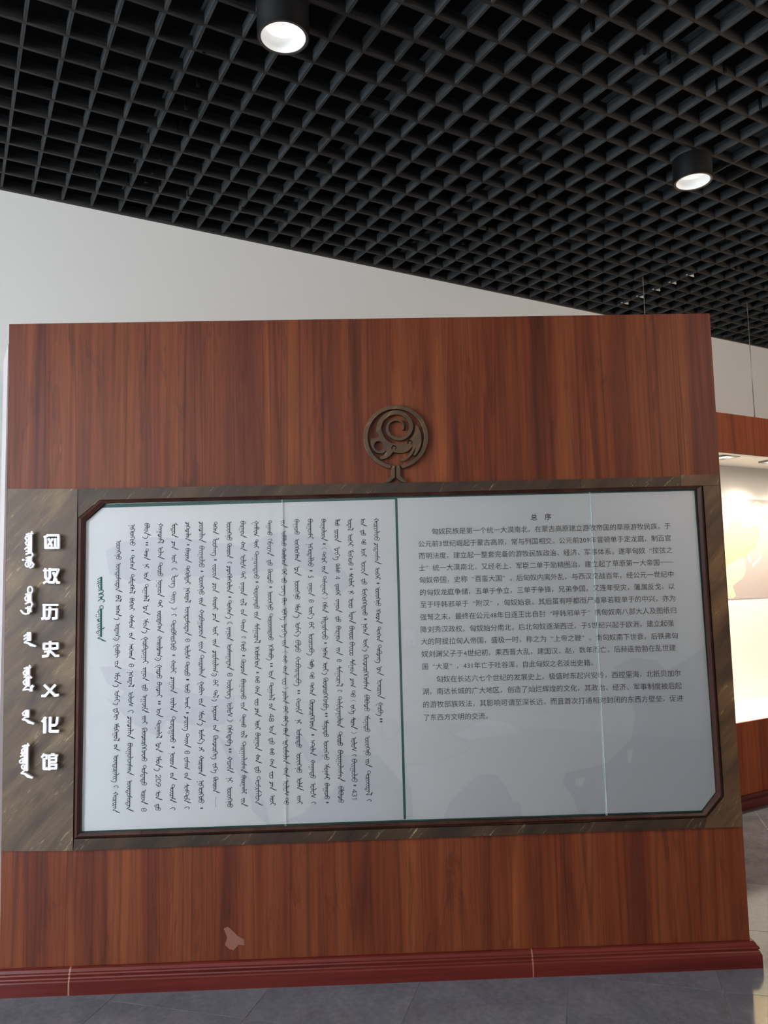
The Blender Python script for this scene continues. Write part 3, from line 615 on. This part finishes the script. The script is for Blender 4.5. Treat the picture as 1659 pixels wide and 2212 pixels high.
COLS = [
    (257.5, 250.0, "1167.2 1209.0 AwoiaknU;1216.0 1279.2 AoiadosodaN;1286.1 1299.6 bL;1307.0 1330.9 AaakaN;1333.9 1339.4 E;1345.9 1376.7 Aodaav;1377.2 1384.2 F;1390.6 1420.0 HobY;1427.5 1444.4 iiN;1452.3 1477.2 AmoN;1478.2 1484.7 E;1491.6 1516.5 AomaI;1518.0 1523.0 E;1530.0 1554.4 dkY;1562.2 1600.7 AmokgoL;1608.5 1621.5 oN;1630.3 1690.1 AoiadoraliiG;1696.8 1702.0 e;1710.4 1756.1 horiraN"),
    (287.0, 280.0, "1132.4 1178.7 PikoakjU;1186.6 1191.6 .;1199.1 1231.4 toakaN;1240.8 1282.1 tamdaklaL;1292.1 1319.0 bikoI;1328.0 1358.3 hamoav;1367.3 1381.2 oN;1390.6 1424.5 AaakaaaN;1433.9 1440.4 u;1449.9 1484.2 PakodaL;1494.1 1525.0 AoloaS;1533.9 1540.4 e;1548.7 1596.0 coacalaN;1605.4 1674.5 biigoloaasaaN;1684.9 1753.0 AoiadosodaN"),
    (317.5, 311.0, "1130.4 1156.8 bloN;1157.8 1164.2 E;1171.2 1178.2 :;1185.6 1209.5 taarN;1218.0 1227.9 PI;1235.4 1254.3 AoN;1262.2 1299.1 togaalaL;1306.5 1328.0 AcN;1336.4 1360.8 AmoN;1361.8 1368.3 E;1375.2 1433.9 HorbdogaI;1441.9 1470.7 iagoN;1479.2 1492.6 dU;1500.6 1539.9 AagajiM;1546.1 1564.8 iiaI;1572.6 1644.9 KoicorkkjijU;1653.2 1696.8 tomdadU;1705.7 1737.4 AoroN;1745.7 1752.5 u"),
    (347.5, 342.0, "1130.4 1173.7 haagacamL;1181.1 1208.0 AolaN;1215.5 1244.8 toirU;1251.8 1289.1 PogooN;1296.6 1312.5 taI;1319.5 1366.3 iarodakaN;1373.7 1419.5 haarilcaav;1420.5 1428.0 F;1434.9 1465.8 HarcU;1473.2 1507.1 biicaI;1514.5 1521.5 :;1529.5 1549.2 AoN;1556.5 1594.4 togaalaL;1603.3 1625.1 AcN;1633.4 1657.9 AmoN;1658.9 1666.2 E;1673.5 1700.5 #209;1708.8 1728.5 AoN;1736.9 1751.4 dU"),
    (377.0, 373.0, "1129.4 1161.2 XodoN;1170.2 1187.6 caN;1197.6 1218.0 AioI;1226.4 1232.4 «;1241.3 1269.7 ZoaiG;1278.2 1303.5 taiiG;1312.0 1317.5 »;1326.0 1330.9 e;1339.9 1405.1 toibsiokjU;1413.0 1418.0 .;1426.0 1454.8 haolI;1463.3 1497.6 cagajN;1507.6 1537.8 iarlaN;1547.7 1603.8 toadagajU;1611.6 1616.8 .;1625.1 1660.5 PoiroN;1669.8 1684.4 oN;1694.8 1733.7 toiiraM;1744.1 1749.9 e"),
    (406.5, 404.0, "1128.9 1168.7 cakacalaN;1174.7 1179.2 .;1184.1 1215.0 biiriN;1222.4 1262.2 takoldaI;1269.2 1301.5 PakodaL;1309.5 1372.7 AoiadosodaN;1379.7 1385.7 u;1393.1 1422.5 AoloS;1430.0 1460.3 toirU;1465.8 1470.7 .;1476.7 1497.1 AajU;1505.1 1531.4 AaaaoI;1537.3 1542.0 .;1548.2 1578.9 cariiG;1585.1 1614.7 taiiN;1622.0 1628.2 u;1635.5 1663.1 iasaav;1669.8 1684.4 oN;1692.7 1735.3 QiastwM;1742.6 1747.8 e"),
    (436.5, 435.5, "1127.9 1171.9 coacalaN;1179.4 1225.7 biigoljU;1231.6 1236.6 .;1243.6 1284.6 AwoiaknU;1291.3 1309.3 iiN;1316.7 1378.7 harbgacjoN;1386.1 1410.7 iiaN;1415.2 1463.6 tairjalaN;1471.8 1500.9 HobY;1509.1 1526.3 iiN;1535.2 1559.9 AmoN;1560.6 1567.3 E;1574.8 1602.4 AomaI;1601.6 1607.6 E;1614.3 1624.0 jI;1632.2 1676.3 horiraN;1685.2 1735.2 PikoakjU;1743.4 1748.4 ."),
    (465.5, 466.5, "1127.2 1154.0 takaN;1162.2 1201.0 ZoosaaiG;1207.0 1211.9 .;1219.0 1251.8 iiroiN;1260.7 1280.1 cwN;1288.4 1318.2 hoiraI;1326.4 1343.6 caN;1352.5 1373.4 AioI;1380.9 1398.1 iiN;1406.3 1453.1 carmiilaav;1454.6 1461.3 F;1468.8 1483.0 bI;1491.2 1506.9 taL;1509.9 1515.1 E;1523.3 1557.6 Podooav;1566.6 1580.0 oN;1589.0 1640.4 KoicorkiG;1648.7 1670.3 iakG;1678.5 1712.8 KoiroN;1721.8 1744.2 -"),
    (496.0, 497.5, "1126.4 1167.5 AwoiaknU;1174.2 1205.5 KoiroN;1213.7 1217.5 e;1223.4 1281.6 cacaklakoloN;1287.6 1292.4 .;1297.3 1329.4 toakaN;1330.1 1336.9 E;1342.8 1348.8 «;1354.8 1383.9 iagoN;1390.6 1447.2 AoasaagadaN;1453.9 1460.6 u;1467.3 1509.1 AoirloiG;1516.6 1547.2 AoloS;1553.9 1559.9 »;1566.6 1611.3 kmakdabG;1617.3 1625.5 :;1634.5 1669.6 hojiM;1679.3 1690.4 PI;1699.4 1744.2 AwoiaknU"),
    (525.5, 527.5, "1125.7 1161.5 bargoN;1169.7 1189.9 haN;1198.1 1227.2 AoloS;1234.6 1250.3 taI;1257.8 1286.1 iagoN;1293.6 1307.8 iiL;1316.7 1330.1 oN;1338.4 1366.0 taiiN;1374.9 1378.7 e;1386.1 1407.0 kajU;1413.9 1418.7 .;1424.9 1458.4 KoicoN;1467.3 1510.6 bagoraaU;1517.3 1534.5 iiN;1543.4 1571.0 tagaaU;1579.3 1593.4 iiL;1602.4 1670.3 targaalaasaN;1675.5 1715.8 biirgaalI;1724.0 1741.9 iiN"),
    (554.5, 558.5, "1124.9 1159.3 Hamsiav;1166.0 1184.6 toiI;1191.3 1250.3 tagaraadajU;1255.1 1259.9 .;1265.2 1315.2 todogaadU;1321.2 1338.4 iiN;1345.8 1389.1 QamgoraL;1395.8 1444.9 AkosokoN;1450.4 1455.4 .;1459.9 1475.5 haU;1481.5 1502.4 haN;1509.1 1524.0 iw;1530.7 1547.9 caN;1555.4 1577.0 AioI;1583.0 1621.8 bargoN;1629.3 1648.7 haN;1656.1 1670.3 dU;1677.0 1740.4 tosrmaljN"),
    (583.5, 589.5, "1124.2 1156.3 tagaaaU;1163.7 1201.0 kmjiraN;1209.3 1221.9 dU;1229.4 1260.0 KoircU;1265.8 1270.6 .;1277.2 1318.2 AwoiaknU;1325.7 1383.1 torooiidajU;1391.3 1426.4 AklaabG;1432.2 1440.4 :;1447.9 1467.3 AoN;1474.8 1512.8 togaalaL;1520.3 1533.7 oN;1541.9 1559.9 #48;1567.3 1586.7 AoN;1594.2 1608.4 dU;1615.8 1630.7 haU;1638.2 1659.1 haN;1666.6 1681.5 iw;1689.7 1707.6 caN;1717.3 1740.4 AioI"),
    (613.5, 619.0, "1123.4 1139.9 iiN;1146.6 1179.4 AombloU;1185.4 1221.9 KoibrkoN;1228.7 1242.8 KI;1248.1 1259.3 iU;1265.2 1286.9 waiG;1292.1 1306.3 bY;1313.0 1339.9 AbkG;1346.6 1377.2 AcikG;1382.4 1399.6 iiN;1406.3 1410.7 (;1416.0 1430.9 haU;1438.4 1457.6 haN;1464.3 1479.3 iw;1484.5 1488.2 );1494.2 1519.6 colaN;1526.3 1541.2 bI;1547.2 1561.3 bI;1562.8 1568.1 E;1573.3 1590.4 baN;1597.9 1650.1 ArkomjilaN;1657.6 1677.8 haN;1685.2 1717.3 AoloS;1724.0 1738.2 tU"),
    (642.0, 648.0, "1121.9 1154.8 bagojU;1163.7 1213.0 AoikkoksaN;1222.7 1243.6 AcN;1253.3 1295.1 AwoiaknU;1304.0 1326.4 AmoN;1327.2 1335.4 E;1344.3 1369.7 AomaI;1369.7 1374.9 E;1383.1 1409.3 blcU;1418.2 1482.2 hobiradabG;1490.9 1499.0 :;1507.6 1542.7 hojiM;1553.9 1564.3 PI;1574.0 1615.1 AomaradU;1625.5 1669.6 AwoiaknU;1680.0 1707.6 AolaM;1718.8 1737.5 iiaI"),
    (671.3, 677.5, "1121.2 1165.2 bargoasI;1172.7 1224.2 PakodalljU;1230.7 1235.5 .;1243.6 1248.8 #5;1259.3 1286.9 iagoN;1295.1 1301.0 u;1309.3 1330.1 AoiI;1332.4 1336.9 E;1344.3 1358.5 bI;1367.5 1416.0 AworojbG;1424.9 1444.2 tobG;1452.4 1466.6 tU;1474.8 1502.4 takaN;1511.3 1577.8 KoicorkkjiN;1585.1 1589.9 .;1597.9 1632.2 AatilaN;1641.2 1681.5 hagaadU;1691.2 1722.5 AoloS;1732.2 1736.7 e"),
    (700.3, 707.5, "1121.2 1168.2 biigolooN;1172.8 1177.6 .;1182.4 1186.1 (;1192.1 1216.7 takrI;1222.7 1239.1 iiN;1245.1 1286.1 tasigaoI;1290.6 1294.3 );1301.0 1323.4 kmaN;1330.1 1381.6 AldarsijU;1386.7 1391.5 .;1397.3 1423.4 PikaN;1430.1 1450.9 AoiI;1452.4 1457.6 E;1464.3 1534.5 KoicorkkjibG;1540.4 1548.2 :;1555.4 1591.9 AmondadU;1599.4 1641.9 AwoiaknU;1649.4 1685.2 AmonasI;1691.9 1726.3 bagojU;1731.3 1736.1 ."),
    (729.3, 737.5, "1121.2 1136.1 ZloU;1143.6 1171.2 irowN;1180.9 1210.0 AcikG;1218.2 1236.9 KoloU;1245.1 1251.8 #4;1261.5 1286.9 dookI;1294.3 1322.7 iagoN;1331.6 1343.6 dU;1352.5 1389.1 bargoN;1398.8 1415.2 iiN;1424.2 1429.4 u;1437.6 1483.0 QamgoraL;1490.4 1494.9 e;1504.6 1571.8 talimdagoloN;1580.7 1611.3 toirU;1620.3 1688.2 biigolaasaN;1698.7 1734.5 blbacU"),
    (757.6, 767.5, "1120.4 1145.8 AodaL;1153.3 1180.9 AoikI;1187.6 1221.9 XoikojU;1227.0 1231.8 .;1237.6 1268.2 QakolaI;1275.7 1283.9 PI;1291.3 1313.0 Awiw;1320.4 1346.6 ZiraN;1352.5 1380.9 biiww;1386.9 1416.0 biiww;1423.4 1459.1 QamgoN;1466.6 1485.2 caav;1491.9 1506.1 tU;1512.1 1515.1 (;1522.5 1542.7 iakG;1549.4 1574.8 QiraN;1581.5 1585.2 );1591.9 1621.8 AoloS;1630.0 1633.7 e;1639.7 1689.7 biigoljU;1694.3 1699.1 .;1705.4 1730.0 #431"),
    (785.8, 798.0, "1119.7 1136.9 AoN;1145.1 1157.0 dU;1164.5 1176.4 tU;1184.6 1203.3 AioI;1211.5 1242.8 AwoiN;1250.3 1263.0 dU;1270.4 1329.4 XoikokkdajU;1335.2 1340.0 .;1346.6 1371.9 PikaN;1380.1 1400.3 AoiI;1402.5 1407.0 E;1414.5 1492.7 KoicorkkjisaN;1500.9 1536.7 blbacU;1544.2 1581.5 AmonadU;1589.7 1632.2 AwoiaknU;1639.7 1656.9 iiN;1665.1 1718.1 toroiidaL;1727.0 1731.5 e"),
    (814.8, 827.5, "1119.0 1168.2 horialajU;1174.2 1219.0 cidaaasaN;1225.7 1252.5 AoikI;1257.6 1262.4 .;1267.5 1309.3 AwoiaknU;1315.2 1346.6 AkoacN;1354.0 1386.1 toakaN;1392.8 1432.2 tabcaiG;1439.0 1459.1 AcN;1466.6 1509.1 AoaoriN;1516.6 1546.4 HarbG;1552.1 1560.1 :"),
]
for xt, xb, s in COLS:
    xf = lambda y, xt=xt, xb=xb: xt+(xb-xt)*(y-1170)/(1750-1170)
    vs, fs = [], []
    for w in s.split(';'):
        a, b, code = w.split(' '); script_word(code, float(a), float(b), xf, vs, fs, Z4, 1.25, 1.9, 1.05)
    ribbons_mesh('text_column', vs, fs, Z4, M['ink_teal'], pL)
vs, fs = [], []
script_word('iaroakkI', 1247, 1301.5, lambda y: 218.8, vs, fs, Z4, 1.7, 4.2, 1.15)
script_word('togaciildaN', 1308, 1385.7, lambda y: 218.3, vs, fs, Z4, 1.7, 4.2, 1.15)
tag(ribbons_mesh('heading', vs, fs, Z4, M['green'], pL), 'green vertical heading')

# ------------------------------------------------------------------ round emblem above the frame
em = panel_frame('emblem', 'round openwork bronze emblem with a spiral, on a short stem above the frame', 'emblem')
E_ = crop(740, 840, 6.9125)
def Ep(pts): return P(E_(pts), 0.022)
def circ(cx, cy, r, n=48): return [(cx+r*math.cos(6.28319*i/n), cy+r*math.sin(6.28319*i/n)) for i in range(n)]
def thick(path, ws):
    "closed outline round a tapering path"
    Lf, Rt = [], []
    for i, (x, y) in enumerate(path):
        a = path[max(0, i-1)]; b = path[min(len(path)-1, i+1)]; dx, dy = b[0]-a[0], b[1]-a[1]; L = math.hypot(dx, dy) or 1
        w = ws[0]+(ws[1]-ws[0])*i/(len(path)-1) if len(ws) == 2 else ws[i]
        Lf.append((x-dy/L*w/2, y+dx/L*w/2)); Rt.append((x+dy/L*w/2, y-dx/L*w/2))
    return Lf+Rt[::-1]
def smooth(pts, k=4):
    out = []
    for i in range(len(pts)-1):
        p0 = pts[max(0, i-1)]; p1 = pts[i]; p2 = pts[i+1]; p3 = pts[min(len(pts)-1, i+2)]
        for s in range(k):
            t = s/k; out.append(tuple(0.5*((2*p1[d])+(-p0[d]+p2[d])*t+(2*p0[d]-5*p1[d]+4*p2[d]-p3[d])*t*t+(-p0[d]+3*p1[d]-3*p2[d]+p3[d])*t**3) for d in (0, 1)))
    return out+[pts[-1]]
outer = [(796+484*math.cos(math.radians(a)), 718+478*math.sin(math.radians(a))) for a in range(98, 443, 5)]
inner = [(797+421*math.cos(math.radians(a)), 720+421*math.sin(math.radians(a))) for a in range(441, 98, -5)]
flat('ring', [Ep(outer+inner)], 0.0, 0.022, M['emblem'], em, 0.0015)
for st in ([(728, 1192), (740, 1140), (783, 1140), (783, 1325), (700, 1395), (635, 1395), (728, 1300)], [(805, 1140), (850, 1140), (864, 1192), (864, 1300), (965, 1395), (890, 1395), (805, 1325)]):
    flat('stem', [Ep(st)], 0.0, 0.022, M['emblem'], em, 0.0012)
sp = smooth([(530, 640), (545, 560), (575, 480), (625, 415), (700, 368), (790, 350), (880, 362), (955, 408), (1008, 480), (1025, 570), (1000, 650), (945, 712), (870, 745), (790, 738), (722, 700), (678, 640), (668, 575), (690, 515), (735, 475), (800, 460), (860, 475), (900, 520), (912, 565), (902, 610)])
flat('spiral', [Ep(thick(sp, [70-50*(i/(len(sp)-1))**1.5 for i in range(len(sp))]))], 0.0, 0.021, M['emblem'], em, 0.001)
body = smooth([(575, 560), (590, 640), (622, 720), (680, 780), (760, 815), (850, 822), (940, 800), (1010, 750), (1060, 680), (1083, 600), (1088, 540)]) + smooth([(1130, 560), (1165, 650), (1178, 750), (1165, 850), (1130, 930), (1085, 990), (1060, 985), (1085, 920), (1105, 850)]) + smooth([(1080, 900), (1040, 970), (970, 1045), (900, 1082), (866, 1068), (872, 1044), (925, 1042), (985, 980), (1035, 900), (1050, 850)]) + smooth([(1015, 890), (960, 935), (880, 958), (800, 950), (755, 935)]) + smooth([(720, 985), (660, 1030), (600, 1050), (562, 1040), (558, 1008), (600, 1000), (640, 950), (660, 915)]) + smooth([(600, 962), (530, 958), (465, 920), (440, 870), (415, 800), (430, 745), (470, 738), (525, 725), (540, 690), (515, 655), (500, 620)])
spir = lambda cx, cy, r: [(cx+r*(1-0.11*i)*math.cos(0.75*i+2.4), cy+r*(1-0.11*i)*math.sin(0.75*i+2.4)) for i in range(8)]
curl = lambda cx, cy: thick([(cx+(36-12*i/14)*math.cos(math.radians(150+20*i)), cy+(36-12*i/14)*math.sin(math.radians(150+20*i))) for i in range(15)], (18, 13))
holes = [circ(540, 850, 72, 24), curl(772, 880), curl(1010, 800)]
flat('wave', [Ep(body)]+[Ep(h) for h in holes], 0.0, 0.020, M['emblem'], em)

# ------------------------------------------------------------------ lit display case on the right
def gframe(name, label, cat, group=None): return tag(empty(name, (0, 0, 0), G), label, cat, group)
dc = gframe('display_case', 'long wooden wall case with a brightly lit recess, right of the display wall', 'display case')
CF = 3.670; CA0, CA1 = 3.45, 8.6
box('header_board', CA0, 5.385, CF, CF+0.018, 2.562, 2.865, M['case_wood'], dc)
box('header_board', 5.387, 7.0, CF, CF+0.018, 2.562, 2.865, M['case_wood'], dc)
box('header_board', 7.002, CA1, CF, CF+0.018, 2.562, 2.865, M['case_wood'], dc)
box('lower_board', CA0, 6.2, CF, CF+0.018, 0.0, 0.594, M['case_wood'], dc)
box('lower_board', 6.202, CA1, CF, CF+0.018, 0.0, 0.594, M['case_wood'], dc)
box('side_board', CA0, CA0+0.4, CF, CF+0.018, 0.594, 2.562, M['case_wood'], dc)
box('side_board', CA1-0.3, CA1, CF, CF+0.018, 0.594, 2.562, M['case_wood'], dc)
box('end_panel', CA0, CA0+0.02, CF+0.018, 4.385, 0.0, 2.865, M['case_wood'], dc)
box('end_panel', CA1-0.02, CA1, CF+0.018, 4.385, 0.0, 2.865, M['case_wood'], dc)
box('top_panel', CA0+0.02, CA1-0.02, CF+0.018, 4.385, 2.845, 2.865, M['white'], dc)
box('recess_ceiling', CA0+0.02, CA1-0.02, CF+0.018, 4.30, 2.600, 2.618, M['white'], dc)
box('recess_lining', CA0+0.40, CA0+0.42, CF+0.018, 4.30, 0.594, 2.60, M['white'], dc)
box('recess_lining', CA1-0.32, CA1-0.30, CF+0.018, 4.30, 0.594, 2.60, M['white'], dc)
box('lit_edge_strip', CA0+0.42, CA1-0.32, CF+0.002, CF+0.018, 2.552, 2.562, M['white'], dc)  # white strip drawn in place of the header's lit underside edge
box('recess_floor', CA0+0.42, CA1-0.32, CF+0.018, 4.30, 0.574, 0.594, M['white'], dc)
box('recess_back', CA0+0.42, CA1-0.32, 4.285, 4.30, 0.594, 2.60, M['white'], dc)
prof = [(d, z*0.9) for d, z in prof_full]
run('baseboard', [(CA0, 4.385, -1, 0), (CA0, CF, -1, -1), (CA1, CF, 0, -1)], M['base_wood'], dc)
# printed map on the back of the recess
MB = 4.283
def gp(pts, b): return [ong(x, y, b) for x, y in pts]
def gprint(name, poly, b, t, mt, parent):
    n = len(poly); o = flat(name, [poly], 0, t, mt, parent); o.location = (0, b, 0); return o
mp = gframe('map_backdrop', 'large pale printed map of Asia on the back of the lit recess', 'map')
a_r = 8.1
gprint('sheet', [(CA0+0.6, 1.447), (a_r, 1.452), (a_r, 2.318), (CA0+0.6, 2.312)], MB, 0.001, mat('map_print_ocean', (0.42, 0.36, 0.34), 0.6), mp)
mk = lambda pts: gp([(1540+x/5.269, 900+y/5.269) for x, y in pts], MB-0.002)
gprint('land_print', mk([(60, 935), (200, 938), (400, 942), (440, 1000), (500, 960), (560, 990), (627, 1000), (640, 1110), (560, 1100), (510, 1150), (470, 1200), (420, 1215), (340, 1230), (300, 1190), (190, 1190), (150, 1295), (100, 1260)]), MB-0.0012, 0.0004, mat('map_print_north_land', (0.50, 0.52, 0.44), 0.6), mp)
gprint('land_print', mk([(190, 1195), (300, 1190), (350, 1250), (420, 1260), (470, 1230), (520, 1250), (524, 1380), (490, 1490), (430, 1530), (340, 1600), (200, 1665), (150, 1715), (60, 1700), (60, 1290), (150, 1300)]), MB-0.0016, 0.0004, mat('map_print_yellow_empire', (0.78, 0.60, 0.26), 0.6), mp)
gprint('land_print', mk([(160, 1705), (220, 1650), (330, 1600), (365, 1620), (375, 1760), (340, 1840), (260, 1900), (225, 1930), (265, 2040), (230, 2070), (80, 2070), (80, 1720)]), MB-0.0012, 0.0004, mat('map_print_south_land', (0.50, 0.56, 0.42), 0.6), mp)
gprint('island_print', mk([(545, 1540), (552, 1600), (520, 1650), (470, 1690), (455, 1720), (445, 1680), (490, 1640), (530, 1600)]), MB-0.0012, 0.0004, mat('map_print_islands', (0.55, 0.55, 0.50), 0.6), mp)
gprint('island_print', mk([(400, 1560), (425, 1590), (440, 1660), (415, 1665), (395, 1600)]), MB-0.0012, 0.0004, bpy.data.materials['map_print_islands'], mp)
# square recessed spots
for k, a_ in enumerate([ong(1566, 988, 3.93)[0]+d for d in (-0.62, 0.0, 0.62, 1.24)]):
    t = tag(empty('spotlight', (0, 0, 0), G), ['', 'square grey recessed spotlight, lit, at the visible left end of the case ceiling', 'square grey recessed spotlight at the right edge of the photo, in the case ceiling', ''][k] or ['square recessed spotlight hidden behind the display wall in the case ceiling', '', '', 'square recessed spotlight farthest right in the case ceiling'][k], 'spotlight', 'spotlights in the case ceiling')
    b_ = 3.93
    flatpts = [(a_-0.075, b_-0.075), (a_+0.075, b_-0.075), (a_+0.075, b_+0.075), (a_-0.075, b_+0.075)]
    v, f = [], []
    for (x0, x1, y0, y1) in ((a_-.08, a_+.08, b_-.08, b_-.055), (a_-.08, a_+.08, b_+.055, b_+.08), (a_-.08, a_-.055, b_-.055, b_+.055), (a_+.055, a_+.08, b_-.055, b_+.055)):
        vv, ff = boxm(x0, x1, y0, y1, 2.585, 2.5995); kk = len(v); v += vv; f += [tuple(i+kk for i in q) for q in ff]
    mesh('frame', v, f, mat('spot_frame_grey', (0.25, 0.25, 0.24), 0.4) if k == 0 else bpy.data.materials['spot_frame_grey'], t)
    cyl('lens', 0.045, 2.592, 0.045, 2.599, M['spot_lens'], t, 24, a_, b_)
    d = bpy.data.lights.new('spot_glow', 'SPOT'); d.energy = 44; d.color = (1.0, 0.86, 0.70); d.spot_size = math.radians(140); d.spot_blend = 0.9; d.shadow_soft_size = 0.05
    lo = bpy.data.objects.new('spot_glow', d); sc.collection.objects.link(lo); lo.parent = t; lo.location = (a_, b_, 2.57); lo.rotation_euler = (0, 0, 0)

# ------------------------------------------------------------------ suspension wires
for (a_, b_, lab) in ((4.276, 3.69, 'thin vertical steel wire rising behind the display wall to the grid ceiling'), (5.449, 3.695, 'thin vertical steel wire above the wooden case with the lit recess')):
    w = tag(empty('suspension_wire', (0, 0, 0), G), lab, 'wire', 'wires holding the case top')
    cyl('wire', 0.0035, 2.866, 0.0035, CEIL, M['steel'], w, 8, a_, b_)
    cyl('collar', 0.007, 2.866, 0.006, 2.885, M['steel'], w, 10, a_, b_)

# ------------------------------------------------------------------ ceiling downlights
for (j, i, lab) in ((5.5, 12.5, 'large round black downlight under the grid, near the top of the photo'), (20.5, 12.5, 'round black cylinder downlight under the grid, on the right')):
    a_, b_ = A0+j*CELL, B0-i*CELL
    t = gframe('downlight', lab, 'ceiling light', 'black downlights under the grid ceiling')
    zb = CEIL-0.121; n = 48
    rings = [(0.096, CEIL-0.001), (0.096, zb+0.004), (0.093, zb)]
    v = []; f = []
    for r, z in rings: v += [(a_+r*math.cos(6.28319*k/n), b_+r*math.sin(6.28319*k/n), z) for k in range(n)]
    for s in range(2): f += [(s*n+k, s*n+(k+1) % n, (s+1)*n+(k+1) % n, (s+1)*n+k) for k in range(n)]
    f.append(tuple(range(n)))
    mesh('housing', v, f, M['lamp_black'], t, True)
    v = []; f = []
    for r, z in ((0.093, zb), (0.0835, zb), (0.082, zb+0.002)): v += [(a_+r*math.cos(6.28319*k/n), b_+r*math.sin(6.28319*k/n), z) for k in range(n)]
    for s in range(2): f += [(s*n+k, s*n+(k+1) % n, (s+1)*n+(k+1) % n, (s+1)*n+k) for k in range(n)]
    mesh('rim', v, f, M['rim_black'], t)
    v = []; f = []
    for r, z in ((0.082, zb+0.002), (0.080, zb+0.003), (0.068, zb+0.050)): v += [(a_+r*math.cos(6.28319*k/n), b_+r*math.sin(6.28319*k/n), z) for k in range(n)]
    for s in range(2): f += [(s*n+k, s*n+(k+1) % n, (s+1)*n+(k+1) % n, (s+1)*n+k) for k in range(n)]
    mesh('reflector', v, f, M['reflector'], t, True)
    cyl('diffuser', 0.068, zb+0.050, 0.068, zb+0.054, M['diffuser'], t, 40, a_, b_)

# ------------------------------------------------------------------ what shows past the left edge
col = gframe('plaster_block', 'narrow off-white plastered block just behind the left edge of the display wall', 'wall block')
box('body', 0.2256, 1.5, 3.80, 4.10, 0.0, 2.779, M['pinkish'], col)
lc = gframe('low_cabinet', 'dark red wooden cabinet glimpsed at the extreme left edge beside the name plate', 'cabinet')
box('carcass', -1.2, 0.135, 3.93, 4.385, 0.10, 1.40, M['base_wood'], lc)
box('top', -1.22, 0.150, 3.915, 4.385, 1.40, 1.425, M['core'], lc)
box('plinth', -1.18, 0.12, 3.95, 4.385, 0.0, 0.10, M['core'], lc)
